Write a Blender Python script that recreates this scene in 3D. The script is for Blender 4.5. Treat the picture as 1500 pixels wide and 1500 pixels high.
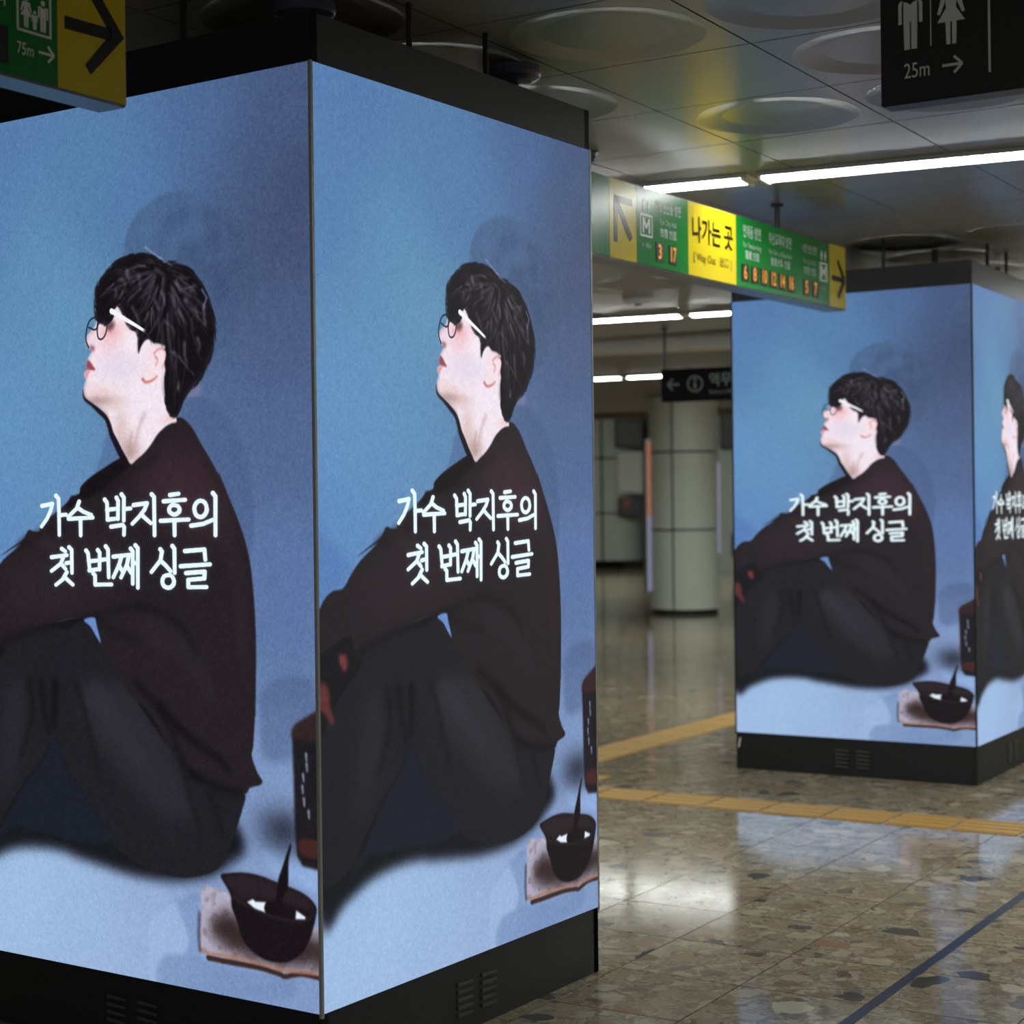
import bpy, bmesh, math, random
import numpy as np
from mathutils import Vector, Matrix

random.seed(7)
for _o in list(bpy.data.objects):
    bpy.data.objects.remove(_o)
scene = bpy.context.scene
COL = scene.collection

# ---------------------------------------------------------------- camera, world, exposure
cam_data = bpy.data.cameras.new('camera')
cam_data.sensor_width = 36.0
cam_data.lens = 36.0 * 2505.9 / 1500.0
cam_data.clip_end = 200.0
cam_data.dof.use_dof = True
cam_data.dof.focus_distance = 4.9
cam_data.dof.aperture_fstop = 3.2
camera = bpy.data.objects.new('camera', cam_data)
COL.objects.link(camera)
_roll = Matrix.Rotation(-0.0122, 4, 'Z')
_pitch = Matrix.Rotation(math.pi / 2 - 0.003, 4, 'X')
camera.matrix_world = Matrix.Translation((0, 0, 1.5)) @ _pitch @ _roll
scene.camera = camera

world = bpy.data.worlds.new('world')
world.use_nodes = True
world.node_tree.nodes['Background'].inputs[0].default_value = (0.02, 0.02, 0.022, 1)
world.node_tree.nodes['Background'].inputs[1].default_value = 1.0
scene.world = world
vs = scene.view_settings
vs.view_transform = 'Standard'
vs.look = 'None'
vs.gamma = 1.0
vs.use_curve_mapping = False
vs.exposure = 0.0
TUBE_POWER = 30.0      # radiance of the fluorescent tubes
SCREEN_POWER = 1.0     # radiance of a white pixel on the LED screens

# ---------------------------------------------------------------- frames of the place
GRID = math.radians(31.9)          # floor tiles, ceiling panels and signs follow this direction
G1 = Vector((math.sin(GRID), math.cos(GRID), 0))
G2 = Vector((-math.cos(GRID), math.sin(GRID), 0))
HALL = math.radians(24.6)          # rows of lamps, beam and room walls follow this one
H1 = Vector((math.sin(HALL), math.cos(HALL), 0))
H2 = Vector((math.cos(HALL), -math.sin(HALL), 0))
CEIL = 2.92
CEIL_FAR = 3.0
BEAM = 13.94
FAR_EDGE = 25.9

def grid(a, b, z=0.0):
    p = G1 * a + G2 * b
    return Vector((p.x, p.y, z))

def hall(a, b, z=0.0):
    p = H1 * a + H2 * b
    return Vector((p.x, p.y, z))

# ---------------------------------------------------------------- mesh helpers
def add_box(bm, lo, hi, bevel=0.0):
    x0, y0, z0 = lo
    x1, y1, z1 = hi
    v = [bm.verts.new(c) for c in ((x0, y0, z0), (x1, y0, z0), (x1, y1, z0), (x0, y1, z0),
                                   (x0, y0, z1), (x1, y0, z1), (x1, y1, z1), (x0, y1, z1))]
    fs = [bm.faces.new([v[i] for i in f]) for f in ((0, 3, 2, 1), (4, 5, 6, 7), (0, 1, 5, 4), (1, 2, 6, 5), (2, 3, 7, 6), (3, 0, 4, 7))]
    if bevel > 0:
        es = list({e for f in fs for e in f.edges})
        bmesh.ops.bevel(bm, geom=es, offset=bevel, segments=2, affect='EDGES')

def add_prism(bm, pts, axis_fn, depth0, depth1):
    """extrude a 2D outline: axis_fn(x, z, d) gives the 3D point"""
    a = [bm.verts.new(axis_fn(p[0], p[1], depth0)) for p in pts]
    b = [bm.verts.new(axis_fn(p[0], p[1], depth1)) for p in pts]
    n = len(pts)
    bm.faces.new(a)
    bm.faces.new(list(reversed(b)))
    for i in range(n):
        j = (i + 1) % n
        bm.faces.new((a[j], a[i], b[i], b[j]))

def sign_xz(x, z, d):
    return (x, d, z)

def add_lathe(bm, profile, segs=24, centre=(0, 0)):
    rings = []
    for r, z in profile:
        rings.append([bm.verts.new((centre[0] + r * math.cos(2 * math.pi * i / segs), centre[1] + r * math.sin(2 * math.pi * i / segs), z)) for i in range(segs)])
    for k in range(len(rings) - 1):
        for i in range(segs):
            j = (i + 1) % segs
            bm.faces.new((rings[k][i], rings[k][j], rings[k + 1][j], rings[k + 1][i]))
    bm.faces.new(list(reversed(rings[0])))
    bm.faces.new(rings[-1])

def add_tube(bm, p0, p1, r, segs=16):
    p0, p1 = Vector(p0), Vector(p1)
    d = (p1 - p0).normalized()
    up = Vector((0, 0, 1)) if abs(d.z) < 0.9 else Vector((1, 0, 0))
    s = d.cross(up).normalized()
    t = s.cross(d)
    rings = []
    for p in (p0, p1):
        rings.append([bm.verts.new(p + r * (math.cos(2 * math.pi * i / segs) * s + math.sin(2 * math.pi * i / segs) * t)) for i in range(segs)])
    for i in range(segs):
        j = (i + 1) % segs
        bm.faces.new((rings[0][i], rings[0][j], rings[1][j], rings[1][i]))
    bm.faces.new(list(reversed(rings[0])))
    bm.faces.new(rings[1])

def to_mesh(bm, name, mat, smooth=False):
    bmesh.ops.recalc_face_normals(bm, faces=bm.faces)
    me = bpy.data.meshes.new(name)
    bm.to_mesh(me)
    bm.free()
    if mat is not None:
        me.materials.append(mat)
    if smooth:
        for p in me.polygons:
            p.use_smooth = True
    return me

def link(name, me, parent=None):
    o = bpy.data.objects.new(name, me)
    COL.objects.link(o)
    if parent is not None:
        o.parent = parent
    return o

def obj(name, bm, mat, parent=None, smooth=False):
    return link(name, to_mesh(bm, name, mat, smooth), parent)

def box(name, lo, hi, mat, parent=None, bevel=0.0):
    bm = bmesh.new()
    add_box(bm, lo, hi, bevel)
    return obj(name, bm, mat, parent)

def tag(o, label, cat, group=None):
    o['label'] = label
    o['category'] = cat
    if group:
        o['group'] = group
    return o

def struct(o, label=None):
    o['kind'] = 'structure'
    if label:
        o['label'] = label
    return o

def thing(name, loc, rotz, label, cat, group=None):
    o = bpy.data.objects.new(name, None)
    o.empty_display_size = 0.1
    COL.objects.link(o)
    o.location = loc
    o.rotation_euler = (0, 0, rotz)
    return tag(o, label, cat, group)

# ---------------------------------------------------------------- materials
def srgb(r, g, b):
    f = lambda c: ((c / 255 + 0.055) / 1.055) ** 2.4 if c > 10 else c / 255 / 12.92
    return (f(r), f(g), f(b), 1.0)

MAT = {}

def mat(name, col, rough=0.5, metal=0.0, spec=0.5, noise=0.0, scale=20.0, emit=None, power=0.0, coat=0.0):
    """plain procedural material: colour with slight noise, roughness, optional emission"""
    if name in MAT:
        return MAT[name]
    m = bpy.data.materials.new(name)
    m.use_nodes = True
    nt = m.node_tree
    b = nt.nodes['Principled BSDF']
    b.inputs['Base Color'].default_value = col
    b.inputs['Roughness'].default_value = rough
    b.inputs['Metallic'].default_value = metal
    b.inputs['Specular IOR Level'].default_value = spec
    b.inputs['Coat Weight'].default_value = coat
    if emit:
        b.inputs['Emission Color'].default_value = emit
        b.inputs['Emission Strength'].default_value = power
    tc = nt.nodes.new('ShaderNodeTexCoord')
    nz = nt.nodes.new('ShaderNodeTexNoise')
    nz.inputs['Scale'].default_value = scale
    nz.inputs['Detail'].default_value = 4
    nt.links.new(tc.outputs['Object'], nz.inputs['Vector'])
    mp = nt.nodes.new('ShaderNodeMapRange')
    mp.inputs['To Min'].default_value = 1 - noise
    mp.inputs['To Max'].default_value = 1 + noise
    nt.links.new(nz.outputs['Fac'], mp.inputs['Value'])
    mx = nt.nodes.new('ShaderNodeMix')
    mx.data_type = 'RGBA'
    mx.blend_type = 'MULTIPLY'
    mx.inputs['Factor'].default_value = 1.0
    mx.inputs['A'].default_value = col
    nt.links.new(mp.outputs['Result'], mx.inputs['B'])
    nt.links.new(mx.outputs['Result'], b.inputs['Base Color'])
    MAT[name] = m
    return m

class Nodes:
    def __init__(self, m):
        self.nt = m.node_tree
    def new(self, kind, **kw):
        n = self.nt.nodes.new(kind)
        for k, v in kw.items():
            setattr(n, k, v)
        return n
    def link(self, a, b):
        self.nt.links.new(a, b)
    def math(self, op, a, b=None):
        n = self.new('ShaderNodeMath', operation=op)
        for i, x in enumerate((a, b)):
            if x is None:
                continue
            if isinstance(x, (int, float)):
                n.inputs[i].default_value = x
            else:
                self.link(x, n.inputs[i])
        return n.outputs[0]
    def ramp(self, fac, stops, constant=False):
        n = self.new('ShaderNodeValToRGB')
        cr = n.color_ramp
        if constant:
            cr.interpolation = 'CONSTANT'
        while len(cr.elements) < len(stops):
            cr.elements.new(0.5)
        for e, (p, c) in zip(cr.elements, stops):
            e.position = p
            e.color = c
        self.link(fac, n.inputs[0])
        return n.outputs[0]
    def mix(self, fac, a, b, mode='MIX'):
        n = self.new('ShaderNodeMix', data_type='RGBA', blend_type=mode)
        for k, x in (('Factor', fac), ('A', a), ('B', b)):
            if isinstance(x, (int, float)):
                n.inputs[k].default_value = x
            elif isinstance(x, tuple):
                n.inputs[k].default_value = x
            else:
                self.link(x, n.inputs[k])
        return n.outputs['Result']

def terrazzo(name, joints=False):
    m = bpy.data.materials.new(name)
    m.use_nodes = True
    N = Nodes(m)
    b = m.node_tree.nodes['Principled BSDF']
    geo = N.new('ShaderNodeNewGeometry')
    info = N.new('ShaderNodeObjectInfo')
    off = N.new('ShaderNodeCombineXYZ')
    N.link(N.math('MULTIPLY', info.outputs['Random'], 41.0), off.inputs[0])
    N.link(N.math('MULTIPLY', info.outputs['Random'], 23.0), off.inputs[1])
    add = N.new('ShaderNodeVectorMath', operation='ADD')
    N.link(geo.outputs['Position'], add.inputs[0])
    N.link(off.outputs[0], add.inputs[1])
    # bend the stone outlines
    wob = N.new('ShaderNodeTexNoise')
    wob.inputs['Scale'].default_value = 10
    wob.inputs['Detail'].default_value = 6
    N.link(add.outputs[0], wob.inputs['Vector'])
    sc = N.new('ShaderNodeVectorMath', operation='SCALE')
    sc.inputs['Scale'].default_value = 0.16
    N.link(wob.outputs['Color'], sc.inputs[0])
    pos = N.new('ShaderNodeVectorMath', operation='ADD')
    N.link(add.outputs[0], pos.inputs[0])
    N.link(sc.outputs[0], pos.inputs[1])
    def voro(scale):
        v = N.new('ShaderNodeTexVoronoi', voronoi_dimensions='2D')
        v.inputs['Scale'].default_value = scale
        N.link(pos.outputs[0], v.inputs['Vector'])
        sep = N.new('ShaderNodeSeparateColor')
        N.link(v.outputs['Color'], sep.inputs[0])
        return v.outputs['Distance'], sep.outputs[0], sep.outputs[1]
    nz = N.new('ShaderNodeTexNoise')
    nz.inputs['Scale'].default_value = 60
    nz.inputs['Detail'].default_value = 5
    N.link(add.outputs[0], nz.inputs['Vector'])
    base = N.ramp(nz.outputs['Fac'], [(0.3, srgb(112, 98, 76)), (0.5, srgb(150, 136, 110)), (0.7, srgb(180, 166, 140))])
    pal = [(0.0, srgb(164, 142, 108)), (0.16, srgb(184, 170, 146)), (0.34, srgb(146, 130, 102)), (0.48, srgb(146, 140, 118)),
           (0.6, srgb(196, 182, 156)), (0.76, srgb(124, 100, 72)), (0.9, srgb(104, 96, 86)), (0.965, srgb(50, 44, 44))]
    d, r, g = voro(24)
    col = N.mix(N.math('MULTIPLY', N.math('LESS_THAN', d, 0.42), 0.6), base, N.ramp(r, pal, True))
    d, r, g = voro(10)
    m1 = N.math('MULTIPLY', N.math('LESS_THAN', d, 0.40), N.math('GREATER_THAN', g, 0.4))
    col = N.mix(N.math('MULTIPLY', m1, 0.65), col, N.ramp(r, pal, True))
    d, r, g = voro(4.6)
    m2 = N.math('MULTIPLY', N.math('LESS_THAN', d, N.math('MULTIPLY', g, 0.34)), N.math('GREATER_THAN', r, 0.5))
    big = N.ramp(r, [(0.0, srgb(180, 168, 144)), (0.56, srgb(156, 122, 86)), (0.66, srgb(48, 45, 50)), (0.78, srgb(198, 188, 164)), (0.88, srgb(78, 80, 78))], True)
    col = N.mix(N.math('MULTIPLY', m2, 0.9), col, big)
    grain = N.new('ShaderNodeTexNoise')
    grain.inputs['Scale'].default_value = 160
    N.link(add.outputs[0], grain.inputs['Vector'])
    mp = N.new('ShaderNodeMapRange')
    mp.inputs['To Min'].default_value = 0.72
    mp.inputs['To Max'].default_value = 1.22
    N.link(grain.outputs['Fac'], mp.inputs['Value'])
    col = N.mix(1.0, col, mp.outputs['Result'], 'MULTIPLY')
    col = N.mix(0.14, col, srgb(140, 134, 124))
    if joints:
        rot = N.new('ShaderNodeMapping')
        rot.inputs['Rotation'].default_value = (0, 0, -(math.pi / 2 - GRID))
        N.link(geo.outputs['Position'], rot.inputs['Vector'])
        sp = N.new('ShaderNodeSeparateXYZ')
        N.link(rot.outputs[0], sp.inputs[0])
        ms = []
        for k, o in ((0, T1_0), (1, T2_0)):
            f = N.math('PINGPONG', N.math('SUBTRACT', sp.outputs[k], o), TILE / 2)
            ms.append(N.math('LESS_THAN', f, 0.003))
        j = N.math('MAXIMUM', ms[0], ms[1])
        col = N.mix(j, col, srgb(70, 64, 54))
    N.link(col, b.inputs['Base Color'])
    rn = N.new('ShaderNodeMapRange')
    rn.inputs['To Min'].default_value = 0.05
    rn.inputs['To Max'].default_value = 0.15
    N.link(wob.outputs['Fac'], rn.inputs['Value'])
    N.link(rn.outputs['Result'], b.inputs['Roughness'])
    b.inputs['Specular IOR Level'].default_value = 0.5
    b.inputs['IOR'].default_value = 1.5
    return m

def panel_wall(name, col, w, h, rough=0.35):
    """wall of large pale panels with dark joints, for surfaces far from the camera"""
    m = bpy.data.materials.new(name)
    m.use_nodes = True
    N = Nodes(m)
    b = m.node_tree.nodes['Principled BSDF']
    tc = N.new('ShaderNodeTexCoord')
    sp = N.new('ShaderNodeSeparateXYZ')
    N.link(tc.outputs['Object'], sp.inputs[0])
    jx = N.math('LESS_THAN', N.math('PINGPONG', sp.outputs[0], w / 2), 0.012)
    jz = N.math('LESS_THAN', N.math('PINGPONG', sp.outputs[2], h / 2), 0.012)
    N.link(N.mix(N.math('MAXIMUM', jx, jz), col, srgb(40, 42, 40)), b.inputs['Base Color'])
    b.inputs['Roughness'].default_value = rough
    return m

TILE = 0.427
T1_0 = 4.46     # a floor joint across, along G1
T2_0 = 1.80     # a floor joint along, along G2
BLACK = mat('black_panel', srgb(36, 39, 39), 0.45, noise=0.06)
DARK = mat('dark_steel', srgb(24, 24, 25), 0.5, noise=0.1)
STEEL = mat('brushed_trim', srgb(150, 150, 148), 0.35, 0.9, noise=0.15, scale=60)
PLASTIC = mat('white_plastic', srgb(222, 222, 218), 0.4, noise=0.03)
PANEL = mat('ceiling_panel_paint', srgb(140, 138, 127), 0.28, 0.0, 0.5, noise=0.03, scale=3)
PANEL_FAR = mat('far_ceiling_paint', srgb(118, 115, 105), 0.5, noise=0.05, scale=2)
VOID = mat('ceiling_void', srgb(30, 29, 27), 0.8, noise=0.1)
GREEN = mat('sign_green', srgb(0, 122, 44), 0.27, noise=0.02)
YELLOW = mat('sign_yellow', srgb(212, 188, 24), 0.27, noise=0.02)
INK = mat('sign_ink', srgb(14, 14, 14), 0.3, noise=0.02)
WHITE = mat('sign_white', srgb(236, 240, 238), 0.3, noise=0.02)
GREYINK = mat('sign_grey', srgb(120, 122, 122), 0.4, noise=0.02)
SIGNBLACK = mat('sign_black', srgb(30, 33, 33), 0.38, noise=0.03)
CASE = mat('sign_case', srgb(120, 122, 126), 0.35, 0.5, noise=0.05)
AMBER = mat('amber_led', srgb(160, 100, 20), 0.4, emit=srgb(255, 170, 50), power=0.6)
TACTILE = mat('tactile_yellow', srgb(186, 144, 62), 0.42, noise=0.12, scale=30)
FLOOR_TILE = terrazzo('terrazzo_tile')
FLOOR_FAR = terrazzo('terrazzo_floor', True)
POSTER_SHAPES = {
  'bg': ((124,12,82,122,176),(404,125,82,126,176),(662,72,74,106,158),(882,21,66,86,130),(880,182,58,74,112),(820,93,66,90,136),(848,293,64,80,120),(216,297,90,140,186),(308,407,94,146,190),(845,443,72,92,138),(842,640,78,102,150),(172,554,94,144,194),(838,872,86,114,170),(821,1000,86,114,166),(803,1140,112,140,192),(801,1222,120,148,200),(288,1456,150,182,228),(554,1499,150,178,222),(862,1275,138,166,216),(842,1555,122,150,200),(717,1573,128,154,204),(96,1438,148,184,230),(45,27,84,124,182),(41,236,84,126,180),(52,583,94,144,198),(21,791,90,136,196),(16,1527,156,186,232),(166,1478,158,190,234),(325,1574,150,180,226),(649,1443,126,150,202),(487,174,80,120,174),(808,129,68,86,130)),
  'hair_shadow': ((459,298),(465,251),(488,218),(522,198),(555,187),(603,185),(635,194),(671,210),(713,224),(743,252),(767,285),(782,327),(784,365),(765,405),(739,437),(708,465),(680,482),(656,511),(634,522),(582,457),(530,336)),
  'hair_shadow2': ((543,235),(587,209),(629,206),(681,230),(722,258),(747,290),(751,347),(720,390),(689,403),(669,355),(617,316),(564,300)),
  'shoulder_shadow': ((596,578),(613,556),(645,552),(686,570),(716,602),(736,633),(756,671),(760,705),(767,750),(764,795),(753,833),(723,788),(684,692)),
  'neck_shadow': ((377,690),(391,646),(407,611),(425,591),(458,632),(480,664),(423,687)),
  'patch': ((608,521),(641,511),(645,549),(599,551)),
  'box_shadow': ((766,1089),(779,1058),(809,1042),(849,1034),(892,1037),(899,1063),(902,1103),(849,1134),(846,1172),(781,1177),(772,1095)),
  'arm_shadow': ((-2,786),(29,804),(71,832),(97,860),(54,893),(-4,910)),
  'shade': ((2,1447),(63,1427),(139,1398),(225,1388),(315,1392),(289,1393),(381,1405),(469,1415),(555,1414),(622,1403),(672,1386),(704,1365),(734,1344),(722,1304),(641,1255),(293,1199),(100,1212),(-1,1153)),
  'sweater': ((580,587),(599,587),(622,605),(643,634),(664,661),(684,689),(684,685),(709,731),(734,780),(753,833),(762,893),(766,957),(766,1014),(763,1104),(762,1108),(757,1159),(753,1175),(765,1202),(777,1217),(771,1225),(749,1231),(736,1243),(696,1243),(642,1227),(565,1180),(504,1111),(461,1086),(383,997),(337,950),(229,966),(168,982),(104,1000),(84,970),(4,998),(-4,997),(-3,937),(7,919),(23,901),(43,891),(70,887),(92,864),(120,840),(170,810),(108,835),(146,816),(174,803),(190,785),(205,787),(221,787),(228,773),(264,753),(297,734),(309,722),(324,720),(333,716),(337,704),(361,688),(401,670),(438,655),(458,652),(469,665),(483,657),(502,646),(520,631),(536,614),(555,601),(570,595)),
  'sweater_back': ((321,722),(336,704),(361,688),(401,670),(438,655),(463,665),(469,668),(423,693),(394,713),(341,730),(306,746),(294,738)),
  'pants': ((290,971),(340,952),(366,973),(384,993),(439,1051),(489,1112),(565,1180),(642,1227),(696,1243),(736,1243),(730,1271),(716,1304),(700,1338),(680,1371),(639,1394),(572,1405),(493,1396),(423,1372),(405,1355),(382,1323),(340,1281),(292,1233),(259,1176),(217,1222),(171,1264),(118,1326),(97,1363),(168,1341),(84,1370),(5,1389),(-4,1278),(0,1153),(57,1075),(119,1020),(104,1000),(168,982),(229,966)),
  'gap': ((340,952),(368,947),(374,963),(384,993),(372,982),(358,965)),
  'between': ((259,1178),(220,1224),(174,1268),(117,1339),(77,1391),(133,1357),(189,1358),(263,1362),(290,1366),(405,1359),(382,1324),(340,1281),(292,1234)),
  'folds': ((((532,1101),(577,1135),(627,1164),(675,1185),(702,1210)),10,(16,15,18),0.8),(((476,1062),(532,1105),(566,1152),(582,1191),(615,1217)),9,(18,17,20),0.7),(((609,1218),(642,1227),(696,1239),(733,1240)),8,(14,13,16),0.8),(((314,1070),(343,1136),(366,1211),(377,1248)),6,(20,20,23),0.7),(((220,1075),(228,1126),(240,1168)),10,(17,17,19),0.7),(((258,1073),(257,1116),(255,1159)),10,(14,14,16),0.8),(((188,1076),(193,1141),(159,1222)),10,(18,18,21),0.6),(((587,1195),(603,1250),(629,1313)),7,(20,19,22),0.6),(((653,1246),(673,1292),(684,1323)),7,(20,19,22),0.6),(((414,1191),(472,1236),(529,1289),(562,1343)),16,(40,40,46),0.35),(((368,1093),(427,1148),(485,1202)),26,(50,50,57),0.45),(((486,922),(552,940),(600,966),(626,1015)),10,(22,21,23),0.7),(((372,949),(418,971),(485,985)),12,(24,23,25),0.6),(((117,998),(205,974),(337,950),(486,920)),9,(22,20,23),0.7),(((394,715),(468,680),(535,654)),10,(30,22,25),0.5),(((220,795),(281,779),(364,759)),12,(30,24,28),0.6),(((165,816),(183,803),(195,820)),8,(25,20,24),0.7),(((233,803),(250,816),(310,828)),14,(60,46,52),0.35),(((672,749),(713,818),(732,901),(735,996)),26,(48,38,43),0.4),(((519,964),(605,1012),(656,1076)),30,(46,42,46),0.35)),
  'shoulder_hi': ((557,643),(632,649),(683,711),(713,780),(630,795),(523,748),(468,708)),
  'sleeve_hi': ((145,854),(263,816),(398,795),(466,835),(379,908),(199,945),(119,922)),
  'thigh_hi': ((326,1078),(452,1072),(532,1150),(587,1227),(619,1297),(529,1289),(426,1223),(355,1153)),
  'shin_hi': ((116,1088),(175,1081),(179,1185),(139,1262),(99,1292)),
  'hand': (((2,1048),(18,1045),(29,1063),(31,1087),(41,1109),(39,1117),(29,1113),(17,1097),(1,1086)),((57,1002),(71,1002),(77,1017),(71,1029),(63,1020)),((56,1003),(74,1003),(78,1018),(72,1031),(61,1020))),
  'under': ((-3,937),(52,947),(134,952),(230,961),(337,945),(486,922),(680,941),(746,977),(754,1089),(739,1223),(641,1295),(470,1352),(352,1305),(228,1316),(97,1363),(168,1350),(31,1369),(-6,1387),(-4,1153)),
  'crown': (558,316),
  'skin': ((389,390),(380,408),(367,419),(358,426),(354,434),(356,441),(361,446),(365,450),(371,454),(366,460),(361,466),(356,472),(356,479),(359,488),(352,492),(349,497),(354,506),(351,512),(348,521),(347,530),(353,540),(369,549),(390,561),(407,574),(418,590),(424,605),(435,620),(445,635),(456,650),(468,665),(483,657),(502,646),(520,631),(536,614),(555,601),(570,595),(584,593),(581,584),(569,574),(570,522),(571,465),(532,434),(476,387),(435,370)),
  'chin_dark': ((348,527),(351,541),(369,552),(388,566),(406,579),(415,596),(421,611),(431,627),(443,645),(457,661)),
  'hair': ((382,377),(385,348),(394,328),(411,313),(437,297),(468,289),(498,288),(530,293),(552,307),(581,313),(609,321),(632,335),(647,355),(662,379),(672,404),(677,433),(675,458),(665,479),(652,501),(637,520),(618,533),(602,548),(594,563),(585,575),(575,580),(565,571),(558,555),(555,535),(555,515),(558,501),(564,482),(564,468),(558,456),(543,451),(529,449),(519,442),(508,444),(498,454),(491,466),(490,443),(492,426),(476,415),(460,399),(454,383),(446,372),(435,371),(423,383),(419,398),(410,406),(399,401),(387,395)),
  'ear': ((517,462),(527,453),(541,451),(556,455),(565,468),(563,485),(553,500),(534,511),(513,518),(502,516),(502,506),(510,490)),
  'ear_lines': (((531,468),(543,461),(557,464),(560,479),(551,495)),((533,474),(539,480),(534,491))),
  'lobe': ((501,513),(510,519),(526,516),(538,509)),
  'temple': ((423,384),(451,398),(480,412),(507,426)),
  'temple_tip': ((507,426),(524,442)),
  'lens_near': ((387,407),(393,403),(404,402),(411,407),(409,420),(403,430),(395,434),(388,431),(385,419),(387,407)),
  'lens_far': ((385,392),(372,394),(363,401),(357,414),(355,427),(356,437),(362,447)),
  'lens_far2': ((363,410),(376,415),(384,413),(387,401)),
  'eye': ((410,406),(428,403),(431,412),(419,421),(412,417)),
  'lip_up': ((357,470),(366,474),(373,482),(379,490),(366,489),(357,487),(355,479)),
  'lip_low': ((352,491),(366,491),(359,497),(356,505),(350,498)),
  'nostril': ((365,444),(375,445),(379,452),(372,454),(366,451)),
  'cheek': (422,439),
  'jaw': (433,486),
  'skin_blobs': (((419,424),60,42,(236,160,165),0.75),((421,444),70,60,(244,196,204),0.7),((441,486),110,95,(218,210,232),0.6),((475,445),60,60,(246,236,244),0.7),((382,530),70,40,(236,205,205),0.8),((415,549),80,35,(214,180,176),0.8),((382,546),55,25,(150,120,120),0.55),((506,547),120,110,(240,232,244),0.6),((443,606),40,120,(214,186,184),0.75),((467,641),45,60,(170,136,128),0.75),((371,432),40,50,(236,216,226),0.8),((569,587),40,25,(235,200,195),0.7)),
  'neck_lines': (((472,609),(466,629),(469,650)),((505,576),(488,604),(480,633))),
  'glints': (((511,275),(526,285),(548,298)),((548,298),(577,314)),((650,363),(661,378)),((661,378),(653,397))),
  'hair_hi': (((553,367),(559,378),(560,388)),((508,387),(515,398),(516,409)),((541,378),(546,387),(546,395)),((604,371),(611,383),(613,394)),((634,390),(638,402),(638,413)),((573,360),(579,368),(580,375)),((595,404),(602,413),(603,422)),((465,317),(471,325),(473,332)),((493,328),(502,337),(505,346)),((436,335),(436,346),(431,358)),((542,324),(552,330),(557,336)),((620,356),(628,363),(631,371)),((653,400),(659,411),(661,420)),((488,394),(494,403),(496,412)),((622,418),(626,428),(626,438)),((572,414),(576,423),(575,431)),((448,327),(454,339),(454,351)),((592,353),(597,361),(596,368)),((575,465),(580,480),(580,494)),((606,453),(611,469),(612,485)),((633,447),(636,461),(635,475)),((590,512),(590,524),(585,537))),
  'box': ((845,1128),(854,1115),(900,1091),(907,1091),(904,1358),(865,1354),(853,1338),(849,1292),(848,1207)),
  'box_top': ((846,1127),(854,1115),(900,1091),(907,1091),(906,1138),(849,1139)),
  'box_red': ((860,1310),(901,1310),(902,1336),(864,1335)),
  'box_marks': ((877,1187),(869,1205),(867,1225),(870,1246),(880,1266),(876,1170)),
  'box_blob': (823,1298),
  'box_light': ((774,1338),(800,1333),(835,1345),(895,1358),(897,1394),(850,1384),(799,1371)),
  'floor_rect': ((497,1498),(560,1453),(627,1441),(626,1538),(536,1550),(532,1606),(494,1604)),
  'floor_shade': ((566,1451),(588,1440),(623,1433),(627,1530),(653,1547),(822,1550),(842,1547),(816,1590),(535,1604),(536,1550),(590,1539),(593,1494)),
  'paper': ((631,1420),(644,1412),(703,1420),(719,1439),(892,1456),(905,1449),(904,1542),(859,1542),(823,1550),(813,1547),(765,1544),(717,1544),(651,1544),(644,1530),(625,1528),(628,1476)),
  'paper_dark': ((651,1476),(689,1451),(708,1452),(730,1463),(892,1472),(903,1492),(903,1516),(813,1529),(729,1524),(677,1511),(656,1500)),
  'paper_edge': ((645,1539),(691,1540),(765,1540),(813,1545),(823,1547),(859,1538),(903,1539)),
  'paper_edge2': ((626,1527),(646,1531),(699,1530),(762,1533),(827,1536),(903,1532)),
  'paper_left': ((625,1462),(623,1502),(625,1528)),
  'bowl': ((677,1391),(694,1385),(731,1380),(768,1381),(801,1387),(829,1392),(861,1399),(883,1409),(895,1422),(893,1437),(888,1454),(878,1479),(860,1503),(827,1522),(784,1525),(748,1513),(726,1494),(715,1468),(703,1444),(701,1425),(691,1409)),
  'bowl_in': ((683,1392),(731,1383),(768,1384),(801,1389),(861,1401),(880,1412),(889,1427),(864,1427),(815,1421),(764,1422),(731,1426),(705,1415)),
  'bowl_rim': ((705,1424),(730,1434),(763,1442),(800,1449),(843,1450),(871,1445),(889,1432)),
  'bowl_reflections': (((738,1430),(752,1423),(757,1427),(782,1425),(781,1443),(756,1439)),((850,1431),(871,1440),(869,1444),(848,1446))),
  'brush': ((838,1320),(840,1327),(834,1350),(832,1393),(820,1416),(823,1439),(782,1443),(781,1427),(803,1419),(810,1385),(820,1361)),
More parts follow.
